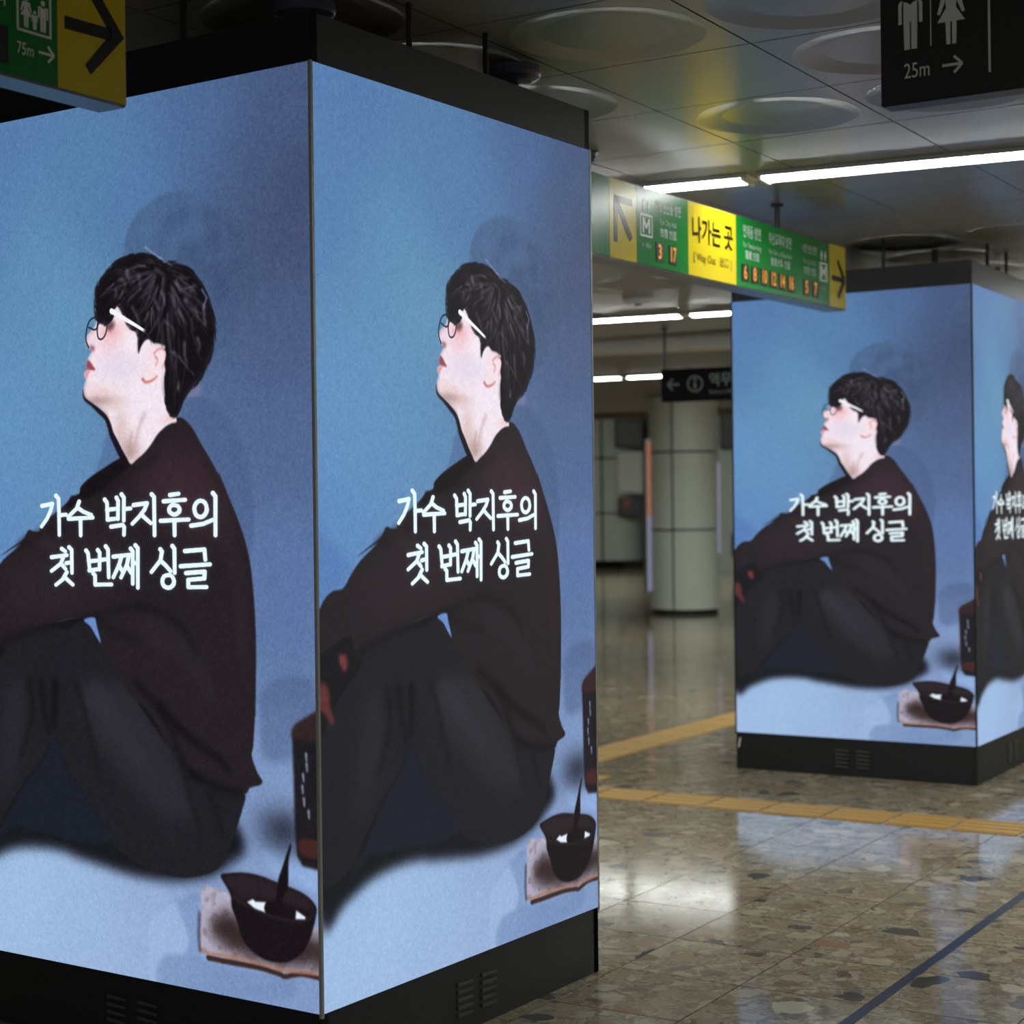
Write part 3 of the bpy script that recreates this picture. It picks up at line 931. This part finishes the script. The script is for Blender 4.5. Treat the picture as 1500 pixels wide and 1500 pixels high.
def flat(name, outlines, m, parent, y, depth=0.0008):
    bm = bmesh.new()
    for pts in outlines:
        add_prism(bm, pts, sign_xz, y, y + depth)
    return obj(name, bm, m, parent)

def bar(p, q, w):
    (x0, z0), (x1, z1) = p, q
    d = math.hypot(x1 - x0, z1 - z0)
    nx, nz = -(z1 - z0) / d * w / 2, (x1 - x0) / d * w / 2
    return [(x0 + nx, z0 + nz), (x1 + nx, z1 + nz), (x1 - nx, z1 - nz), (x0 - nx, z0 - nz)]

def ring(cx, cz, rx, rz, w, n=28):
    o = []
    for i in range(n):
        a, b = 2 * math.pi * i / n, 2 * math.pi * (i + 1) / n
        o.append([(cx + rx * math.cos(a), cz + rz * math.sin(a)), (cx + rx * math.cos(b), cz + rz * math.sin(b)),
                  (cx + (rx - w) * math.cos(b), cz + (rz - w) * math.sin(b)), (cx + (rx - w) * math.cos(a), cz + (rz - w) * math.sin(a))])
    return o

def disc(cx, cz, r, n=16):
    return [(cx + r * math.cos(2 * math.pi * i / n), cz + r * math.sin(2 * math.pi * i / n)) for i in range(n)]

def frame_box(x0, z0, x1, z1, w):
    return [bar((x0, z0 + w / 2), (x1, z0 + w / 2), w), bar((x0, z1 - w / 2), (x1, z1 - w / 2), w),
            bar((x0 + w / 2, z0), (x0 + w / 2, z1), w), bar((x1 - w / 2, z0), (x1 - w / 2, z1), w)]

def man(x, z, s):
    """standing figure, feet at (x, z), height s"""
    k = s
    body = [(-0.16, 0.80), (0.16, 0.80), (0.16, 0.44), (-0.16, 0.44)]
    la = [(-0.16, 0.80), (-0.20, 0.80), (-0.215, 0.42), (-0.165, 0.42), (-0.155, 0.70)]
    P = lambda pts: [(x + a * k, z + b * k) for a, b in pts]
    arms = [P([(-0.13, 0.80), (-0.17, 0.79), (-0.20, 0.74), (-0.20, 0.42), (-0.145, 0.42), (-0.145, 0.70)]),
            P([(0.13, 0.80), (0.145, 0.70), (0.145, 0.42), (0.20, 0.42), (0.20, 0.74), (0.17, 0.79)])]
    legs = [P([(-0.115, 0.46), (-0.012, 0.46), (-0.012, 0.0), (-0.105, 0.0)]), P([(0.012, 0.46), (0.115, 0.46), (0.105, 0.0), (0.012, 0.0)])]
    trunk = P([(-0.115, 0.78), (-0.05, 0.76), (0.0, 0.72), (0.05, 0.76), (0.115, 0.78), (0.115, 0.45), (-0.115, 0.45)])
    return arms + legs + [trunk, disc(x, z + 0.905 * k, 0.085 * k)]

def woman(x, z, s):
    k = s
    P = lambda pts: [(x + a * k, z + b * k) for a, b in pts]
    return [P([(-0.10, 0.80), (0.10, 0.80), (0.08, 0.58), (0.225, 0.36), (-0.225, 0.36), (-0.08, 0.58)]),
            P([(-0.11, 0.80), (-0.15, 0.78), (-0.225, 0.50), (-0.18, 0.48), (-0.10, 0.68)]),
            P([(0.11, 0.80), (0.10, 0.68), (0.18, 0.48), (0.225, 0.50), (0.15, 0.78)]),
            P([(-0.09, 0.37), (-0.015, 0.37), (-0.015, 0.0), (-0.08, 0.0)]), P([(0.015, 0.37), (0.09, 0.37), (0.08, 0.0), (0.015, 0.0)]),
            disc(x, z + 0.905 * k, 0.085 * k)]

def arrow_right(x0, x1, z, head, w):
    return [bar((x0, z), (x1 - w * 0.5, z), w), bar((x1 - head, z + head), (x1, z), w), bar((x1 - head, z - head), (x1, z), w), disc(x1 - w * 0.25, z, w * 0.4, 8)]

def sign_body(t, L, hgt, dep, m_case, rods, ceil=CEIL):
    box('case', (0, 0.003, 0), (L, dep, hgt), m_case, t, 0.003)
    for x in rods:
        bm = bmesh.new()
        add_lathe(bm, [(0.03, ceil - t.location.z - 0.012), (0.03, ceil - t.location.z - 0.001)], 14)
        add_lathe(bm, [(0.012, hgt - 0.001), (0.012, ceil - t.location.z - 0.01)], 12)
        o = obj('hanger_rod', bm, DARK, t)
        o.location = (x, dep / 2, 0)

def faces(t, segs, hgt):
    for x0, x1, m, nm in segs:
        box('face_panel', (x0 + 0.0005, -0.0005, 0.006), (x1 - 0.0005, 0.004, hgt - 0.004), m, t)['label'] = nm

# ---- hanging exit sign in the middle distance
SA = math.radians(33.915)
v = Vector((math.sin(SA), math.cos(SA), 0))
s0 = Vector((0.3215, 6.6, 2.47)) - v * 0.6
SH = 0.322
t = thing('exit_sign', s0, math.pi / 2 - SA, 'long hanging green and yellow exit sign between the two screen columns', 'sign', 'green and yellow hanging exit signs')
sign_body(t, 3.07, SH, 0.11, CASE, (0.35, 2.39))
O = 0.6
faces(t, [(0, O + .135, GREEN, 'green face panel'), (O + .135, O + .345, YELLOW, 'yellow face panel'), (O + .345, O + .787, GREEN, 'green face panel'),
          (O + .787, O + 1.238, YELLOW, 'yellow face panel'), (O + 1.238, O + 2.27, GREEN, 'green face panel'), (O + 2.27, O + 2.47, YELLOW, 'yellow face panel')], SH)
Y = -0.0018
a, b = (O + .183, .243), (O + .300, .092)
flat('arrow', [bar((a[0] - .008, a[1]), (O + .312, a[1] - .002), .026), bar((a[0], a[1] + .012), (a[0] - .004, .070), .028), bar(a, b, .030)], INK, t, Y)
flat('arrow', [bar((O + 2.295, .150), (O + 2.447, .150), .026), bar((O + 2.372, .240), (O + 2.452, .150), .028), bar((O + 2.372, .060), (O + 2.452, .150), .028)], INK, t, Y)
letter('나가는 곳', O + 1.012, .198, .118, INK, t, Y, .84, .0026)
letter('[ Way Out · 出口 ]', O + 1.012, .088, .050, INK, t, Y, .92)
def plate(num, x, w=.062):
    p = box('number_plate', (x - w / 2, -0.003, .030), (x + w / 2, -0.0003, .108), SIGNBLACK, t, 0.0008)
    letter(num, x, .069, .084, AMBER, p, -0.0036, .66 if len(num) > 1 else .8, .0022, name='numeral')
for n_, x in (('3', .535), ('17', .646)):
    plate(n_, O + x)
for k, n_ in enumerate(('6', '8', '10', '12', '14', '16')):
    plate(n_, O + 1.325 + k * .0972, .076)
for n_, x in (('5', 1.99), ('7', 2.092)):
    plate(n_, O + x, .074)
DIMWHITE = mat('sign_small_print', srgb(170, 190, 178), 0.35, noise=0.02)
def info(x, l1, l2, l3, s1=.062):
    letter(l1, O + x, .255, s1, DIMWHITE, t, Y, .62, .0010)
    letter(l2, O + x, .196, .034, DIMWHITE, t, Y, .8)
    letter(l3, O + x, .150, .042, DIMWHITE, t, Y, .8, .0008)
info(.610, '시청 연산동 방면', 'For City Hall', '市廳 方面', .052)
info(1.40, '연제동 방면', 'For Yeonje-dong', '蓮堤 方面')
info(1.70, '부산교육대 방면', 'For Univ. of Education', '敎育大學 方面', .060)
info(2.03, '시청 연산 방면', 'For City Hall', '市廳 方面', .046)
for cx in (.425, 2.195):
    wd = .052 if cx < 1 else .046
    flat('pictogram', frame_box(O + cx - wd, .120, O + cx + wd, .212, .008) + [bar((O + cx - .025, .135), (O + cx - .025, .198), .012), bar((O + cx + .025, .135), (O + cx + .025, .198), .012),
         bar((O + cx - .025, .195), (O + cx, .155), .012), bar((O + cx + .025, .195), (O + cx, .155), .012)] + man(O + cx - .022, .222, .05) + woman(O + cx + .022, .222, .05), WHITE, t, Y)
    letter('← 40m', O + cx, .085, .032, DIMWHITE, t, Y, .8)

# ---- the same kind of sign, close, at the top left
TLL = 2.4
p0 = Vector((-0.912, 4.114, 2.47))
t = thing('exit_sign', p0 - G1 * TLL, math.pi / 2 - GRID, 'dim green and yellow exit sign with family pictogram and 75m, hanging before the nearest column', 'sign', 'green and yellow hanging exit signs')
sign_body(t, TLL, SH, 0.095, CASE, (0.4, 1.3, 2.1))
faces(t, [(0, TLL - 1.3, GREEN, 'green face panel'), (TLL - 1.3, TLL - .95, YELLOW, 'yellow face panel'), (TLL - .95, TLL - .222, GREEN, 'green face panel'), (TLL - .222, TLL - .004, YELLOW, 'yellow face panel')], SH)
A = lambda s, z: (TLL - s, z - 2.47)
flat('arrow', [[A(.2, 2.6445), A(.05, 2.6475), A(.05, 2.6185), A(.2, 2.6145)], [A(.01, 2.634), A(.118, 2.752), A(.142, 2.732), A(.055, 2.634)],
               [A(.01, 2.634), A(.055, 2.634), A(.1369, 2.5436), A(.1199, 2.5249)]], INK, t, Y)
flat('pictogram', frame_box(TLL - .343, .109, TLL - .241, .212, .0055) + woman(TLL - .3155, .1205, .072) + man(TLL - .2655, .1205, .072) + man(TLL - .2905, .1205, .043), WHITE, t, Y)
letter('75m', TLL - .319, .069, .040, WHITE, t, Y, .72)
flat('arrow', arrow_right(TLL - .279, TLL - .234, .073, .018, .0055), WHITE, t, Y)
bx = box('number_plate', (TLL - .47, -0.003, .027), (TLL - .369, -0.0003, .110), SIGNBLACK, t, 0.0008)
letter('엘리베이터', TLL - .372, .17, .040, WHITE, t, Y, .8, .0006, align='RIGHT')

# ---- black restroom sign at the top right
q0 = Vector((0.917, 4.202, 2.47))
t = thing('restroom_sign', q0, -GRID, 'black hanging restroom sign with man, woman and 25m in grey, top right', 'sign')
sign_body(t, 1.7, SH, 0.07, SIGNBLACK, (0.3, 1.4))
flat('pictogram', man(.0768, .131, .150), WHITE, t, 0.0015)
flat('pictogram', woman(.177, .129, .150), WHITE, t, 0.0015)
flat('divider', [bar((.127, .132), (.127, .285), .0022)], WHITE, t, 0.0015)
flat('divider', [bar((.2686, .048), (.2686, .285), .0052)], WHITE, t, 0.0015)
letter('25m', .092, .077, .052, WHITE, t, 0.0015, .72)
flat('arrow', arrow_right(.154, .203, .079, .020, .0062), WHITE, t, 0.0015)

INFOBLACK = mat('information_sign_black', srgb(12, 12, 12), 0.9, 0.0, 0.0, noise=0.03)
DIMINK = mat('information_sign_ink', srgb(70, 72, 70), 0.8, 0.0, 0.05, noise=0.02)
# ---- far black information sign
t = thing('information_sign', (1.205, 13.7, 2.325), -HALL, 'small far black hanging sign with an arrow and circled i', 'sign')
sign_body(t, 1.5, 0.26, 0.08, INFOBLACK, (0.02, 1.3))
flat('arrow', [bar((.055, .135), (.155, .135), .014), bar((.055, .135), (.098, .178), .014), bar((.055, .135), (.098, .092), .014)], DIMINK, t, 0.0015)
flat('pictogram', ring(.285, .135, .066, .066, .012) + [bar((.285, .095), (.285, .145), .018), disc(.285, .168, .012)], DIMINK, t, 0.0015)
letter('역무실', .40, .155, .115, DIMINK, t, 0.0015, .9, .002, align='LEFT')
letter('Station Office', .40, .065, .045, DIMINK, t, 0.0015, .9, align='LEFT')

# ================================================================ tube lamps in rows
def tube_material():
    m = bpy.data.materials.new('lamp_tube')
    m.use_nodes = True
    b = m.node_tree.nodes['Principled BSDF']
    b.inputs['Base Color'].default_value = (0.9, 0.9, 0.9, 1)
    b.inputs['Emission Color'].default_value = (0.95, 1.0, 0.96, 1)
    b.inputs['Emission Strength'].default_value = TUBE_POWER
    return m
TUBE = tube_material()
def lamp_meshes(ceil):
    """slim batten: white housing with a nearly flush diffuser that gives its light downwards"""
    z = ceil
    bm = bmesh.new()
    add_prism(bm, [(-0.085, z - 0.022), (-0.081, z - 0.022), (-0.081, z - 0.008), (0.081, z - 0.008), (0.081, z - 0.022), (0.085, z - 0.022), (0.080, z - 0.001), (-0.080, z - 0.001)], lambda y, zz, x: (x, y, zz), -0.02, 1.22)
    hs = to_mesh(bm, 'housing', PLASTIC)
    bm = bmesh.new()
    arc = [math.radians(-22 + 44 * i / 8) for i in range(9)]
    add_prism(bm, [(0.213 * math.sin(q), z + 0.181 - 0.213 * math.cos(q)) for q in arc], lambda y, zz, x: (x, y, zz), 0.012, 1.188)
    tb = to_mesh(bm, 'tube', TUBE, False)
    tb.materials.append(PLASTIC)
    for p in tb.polygons:
        if p.normal.z > -0.3:
            p.material_index = 1
    bm = bmesh.new()
    add_box(bm, (-0.006, -0.078, z - 0.033), (0.012, 0.078, z - 0.006), 0.003)
    cp = to_mesh(bm, 'end_cap', PLASTIC)
    return hs, tb, cp
lm_near, lm_far, lm_end = lamp_meshes(CEIL), lamp_meshes(CEIL_FAR), lamp_meshes(4.3)
ROWS = ((-2.45, 0.3, -4, 6, lm_near, 'behind the viewer', 'rear'), (7.17, -2.07, -3, 8, lm_near, 'by the middle exit sign', 'first'),
        (12.06, -4.04, -2, 9, lm_near, 'crossing behind the far column', 'second'), (14.7, -2.2, 0, 9, lm_far, 'added unseen behind the pale ceiling beam', 'added beam'), (18.57, -7.0, -1, 11, lm_far, 'beyond the pale ceiling beam', 'third'),  # row behind the beam is added out of sight to brighten the pillar
        (27.6, -19.5, 0, 12, lm_end, 'added unseen just past the low ceiling', 'edge'), (32.0, -19.5, 0, 12, lm_end, 'added unseen under the high far ceiling', 'fourth'))  # both rows added out of sight to brighten the far end
ORD = ('leftmost', 'second', 'third', 'fourth', 'fifth', 'sixth', 'seventh', 'eighth', 'ninth', 'tenth', 'eleventh', 'twelfth', 'thirteenth')
SPECIAL = {('first', -1): 'glowing tube lamp whose left end goes behind the middle exit sign', ('first', 0): 'long bright tube lamp right of the middle exit sign, reaching the right edge',
           ('second', -1): 'glowing tube lamp left of the joint, below the smoke detector', ('second', 0): 'glowing tube lamp running behind the top left of the far column',
           ('third', 0): 'small far glowing tube lamp beside the black information sign'}
for a, b, k0, k1, ms, where, nth in ROWS:
    for k in range(k0, k1):
        lab = SPECIAL.get((nth, k), '%s tube lamp from the left in the ceiling row %s' % (ORD[k - k0], where))
        t = thing('tube_lamp', hall(a, b + k * 1.27), -HALL, lab, 'lamp', 'ceiling tube lamps, %s row' % nth)
        link('housing', ms[0], t)
        link('tube', ms[1], t)
        link('end_cap', ms[2], t)
        o = link('end_cap', ms[2], t)
        o.location = (1.194, 0, 0)

# ---- small ceiling fittings
def fitting(name, loc, prof, label, m=PLASTIC):
    t = thing(name, loc, 0, label, 'ceiling fitting')
    bm = bmesh.new()
    add_lathe(bm, prof, 20)
    obj('body', bm, m, t, True)
    bm = bmesh.new()
    r, z = prof[0]
    add_lathe(bm, [(r * 0.5, z - 0.012), (r * 0.55, z + 0.001)], 14)
    obj('sensor_head', bm, CASE, t)
    return t
fitting('smoke_detector', (0.881, 11.70, CEIL), [(0.05, -0.045), (0.10, -0.03), (0.11, -0.0)], 'round smoke detector on the ceiling above the far passage')
fitting('sprinkler', (0.337, 6.86, CEIL), [(0.018, -0.03), (0.022, -0.012), (0.032, -0.0)], 'tiny sprinkler on the ceiling beside the nearest column', STEEL)

# ================================================================ far pillar and end of the hall
PC = Vector((2.40, 23.88, 0))
PR = 0.485
PILLAR = mat('pillar_panel', srgb(228, 234, 222), 0.25, noise=0.03, scale=2)
t = thing('round_pillar', PC, 0, 'round pale panelled pillar with dark joints, far back in the gap', 'pillar')
bm = bmesh.new()
add_lathe(bm, [(PR - 0.03, 0.0), (PR - 0.03, CEIL_FAR)], 40)
obj('core', bm, mat('pillar_joint', srgb(34, 36, 34), 0.7), t)
def arc_panel(a0, a1, z0, z1):
    bm = bmesh.new()
    n = 14
    inner, outer = [], []
    for i in range(n + 1):
        a = a0 + (a1 - a0) * i / n
        outer.append((PR * math.cos(a), PR * math.sin(a)))
        inner.append(((PR - 0.025) * math.cos(a), (PR - 0.025) * math.sin(a)))
    pts = outer + inner[::-1]
    va = [bm.verts.new((x, y, z0)) for x, y in pts]
    vb = [bm.verts.new((x, y, z1)) for x, y in pts]
    m = len(pts)
    for i in range(m):
        j = (i + 1) % m
        bm.faces.new((va[i], va[j], vb[j], vb[i]))
    for i in range(n):
        for vv in (va, vb):
            bm.faces.new((vv[i], vv[i + 1], vv[m - 2 - i], vv[m - 1 - i]))
    return bm
sa = math.radians(-90 - 24.5)
for k in range(4):
    for z0, z1 in ((0.06, 1.142), (1.168, 2.216), (2.242, CEIL_FAR - 0.01)):
        g = 0.03
        obj('panel', arc_panel(sa + k * math.pi / 2 + g, sa + (k + 1) * math.pi / 2 - g, z0, z1), PILLAR, t)
# poster boxes fixed to both sides of the pillar
for x, lab, z0, z1, cols in ((-0.50, 'narrow lit poster box on the left side of the pillar', 0.27, 2.42, ((214, 140, 112), (170, 170, 206))),
                             (0.455, 'narrow lit poster box on the right side of the pillar', 0.8, 2.1, ((190, 190, 220), (176, 176, 214)))):
    b_ = thing('poster_box', (PC.x + x, PC.y - 0.16, z0), 0, lab, 'poster box', 'poster boxes on the pillar')
    hh = z1 - z0
    box('frame', (-0.035, 0.0, 0.0), (0.035, 0.55, hh), STEEL, b_, 0.004)
    for q, (c, n_) in enumerate(zip(cols, ('upper', 'lower'))):
        box('print', (-0.028, -0.004, hh * (0.5 - 0.48 * q)), (0.028, 0.002, hh * (0.98 - 0.48 * q)), mat('poster_print_%s_%s' % (n_, 'a' if x < 0 else 'b'), srgb(*c), 0.4, emit=srgb(*c), power=0.25), b_)

# curved wall at the far end, in panels
CURVE = mat('far_wall_panel', srgb(168, 176, 166), 0.35, noise=0.05, scale=1.5)
cw = struct(box('wall_curved', (-4.0, 40.9, 0.0), (2.6, 44.0, 3.9), VOID), 'far pale panelled wall with a rounded corner')
def wall_panel(x0, x1, z0, z1, arc):
    bm = bmesh.new()
    pts = [(x0, 40.5), (x1, 40.5)]
    if arc:
        pts += [(x1 + 0.6 * math.sin(q), 41.1 - 0.6 * math.cos(q)) for q in [math.pi / 2 * i / 10 for i in range(1, 11)]]
        pts += [(x1 + 0.6, 42.5)]
        pts += [(x1 + 0.5, 42.5), (x1 + 0.2, 41.2), (x0, 41.0)]
    else:
        pts += [(x1, 40.95), (x0, 40.95)]
    add_prism(bm, pts, lambda x, y, z: (x, y, z), z0, z1)
    return obj('panel', bm, CURVE, cw)
for z0, z1 in ((0.20, 1.30), (1.34, 2.60), (2.64, 3.9)):
    wall_panel(2.16, 2.55, z0, z1, True)
    wall_panel(1.02, 2.11, z0, z1, False)
    wall_panel(-0.12, 0.98, z0, z1, False)
def board(name, loc, rz, w, hgt, m_frame, m_face, label, cat):
    t = thing(name, loc, rz, label, cat)
    box('frame', (-w / 2, 0, 0), (w / 2, 0.08, hgt), m_frame, t, 0.01)
    box('face', (-w / 2 + 0.04, -0.006, 0.04), (w / 2 - 0.04, 0.002, hgt - 0.04), m_face, t)
    return t
MIRROR = mat('dull_print', srgb(70, 72, 68), 0.3, noise=0.5, scale=4)
board('wall_sign', (2.78, 40.40, 2.86), 0.0, 0.66, 0.66, DARK, MIRROR, 'dark square sign high on the far rounded wall', 'sign')
board('notice_board', (2.80, 40.41, 1.78), 0.0, 0.6, 0.98, STEEL, mat('pale_notice', srgb(196, 200, 196), 0.4, noise=0.1, scale=5), 'pale notice panel under the dark square sign on the far wall', 'board')
t = board('wall_cabinet', (2.80, 40.30, 1.24), 0.0, 0.58, 0.46, DARK, mat('cabinet_face', srgb(58, 58, 66), 0.4, noise=0.2, scale=6), 'small dark box with an orange front on the far wall', 'box')
box('orange_plate', (-0.20, -0.012, 0.20), (0.0, -0.002, 0.42), mat('dull_orange', srgb(120, 84, 62), 0.5, noise=0.4, scale=8), t)
# pale wall and boards to the right of the pillar
wr = struct(box('wall_end', (4.55, 38.0, 0.0), (9.5, 40.0, 4.2), CURVE), 'pale far wall glimpsed to the right of the round pillar')
board('wall_sign', (4.95, 37.90, 2.72), 0.0, 0.62, 0.9, DARK, MIRROR, 'dark cluttered sign on the wall right of the pillar', 'sign')
board('notice_board', (5.02, 37.90, 0.35), 0.0, 0.3, 0.5, DARK, mat('dull_green', srgb(36, 78, 56), 0.5, noise=0.2), 'small green panel low on the wall right of the pillar', 'board')
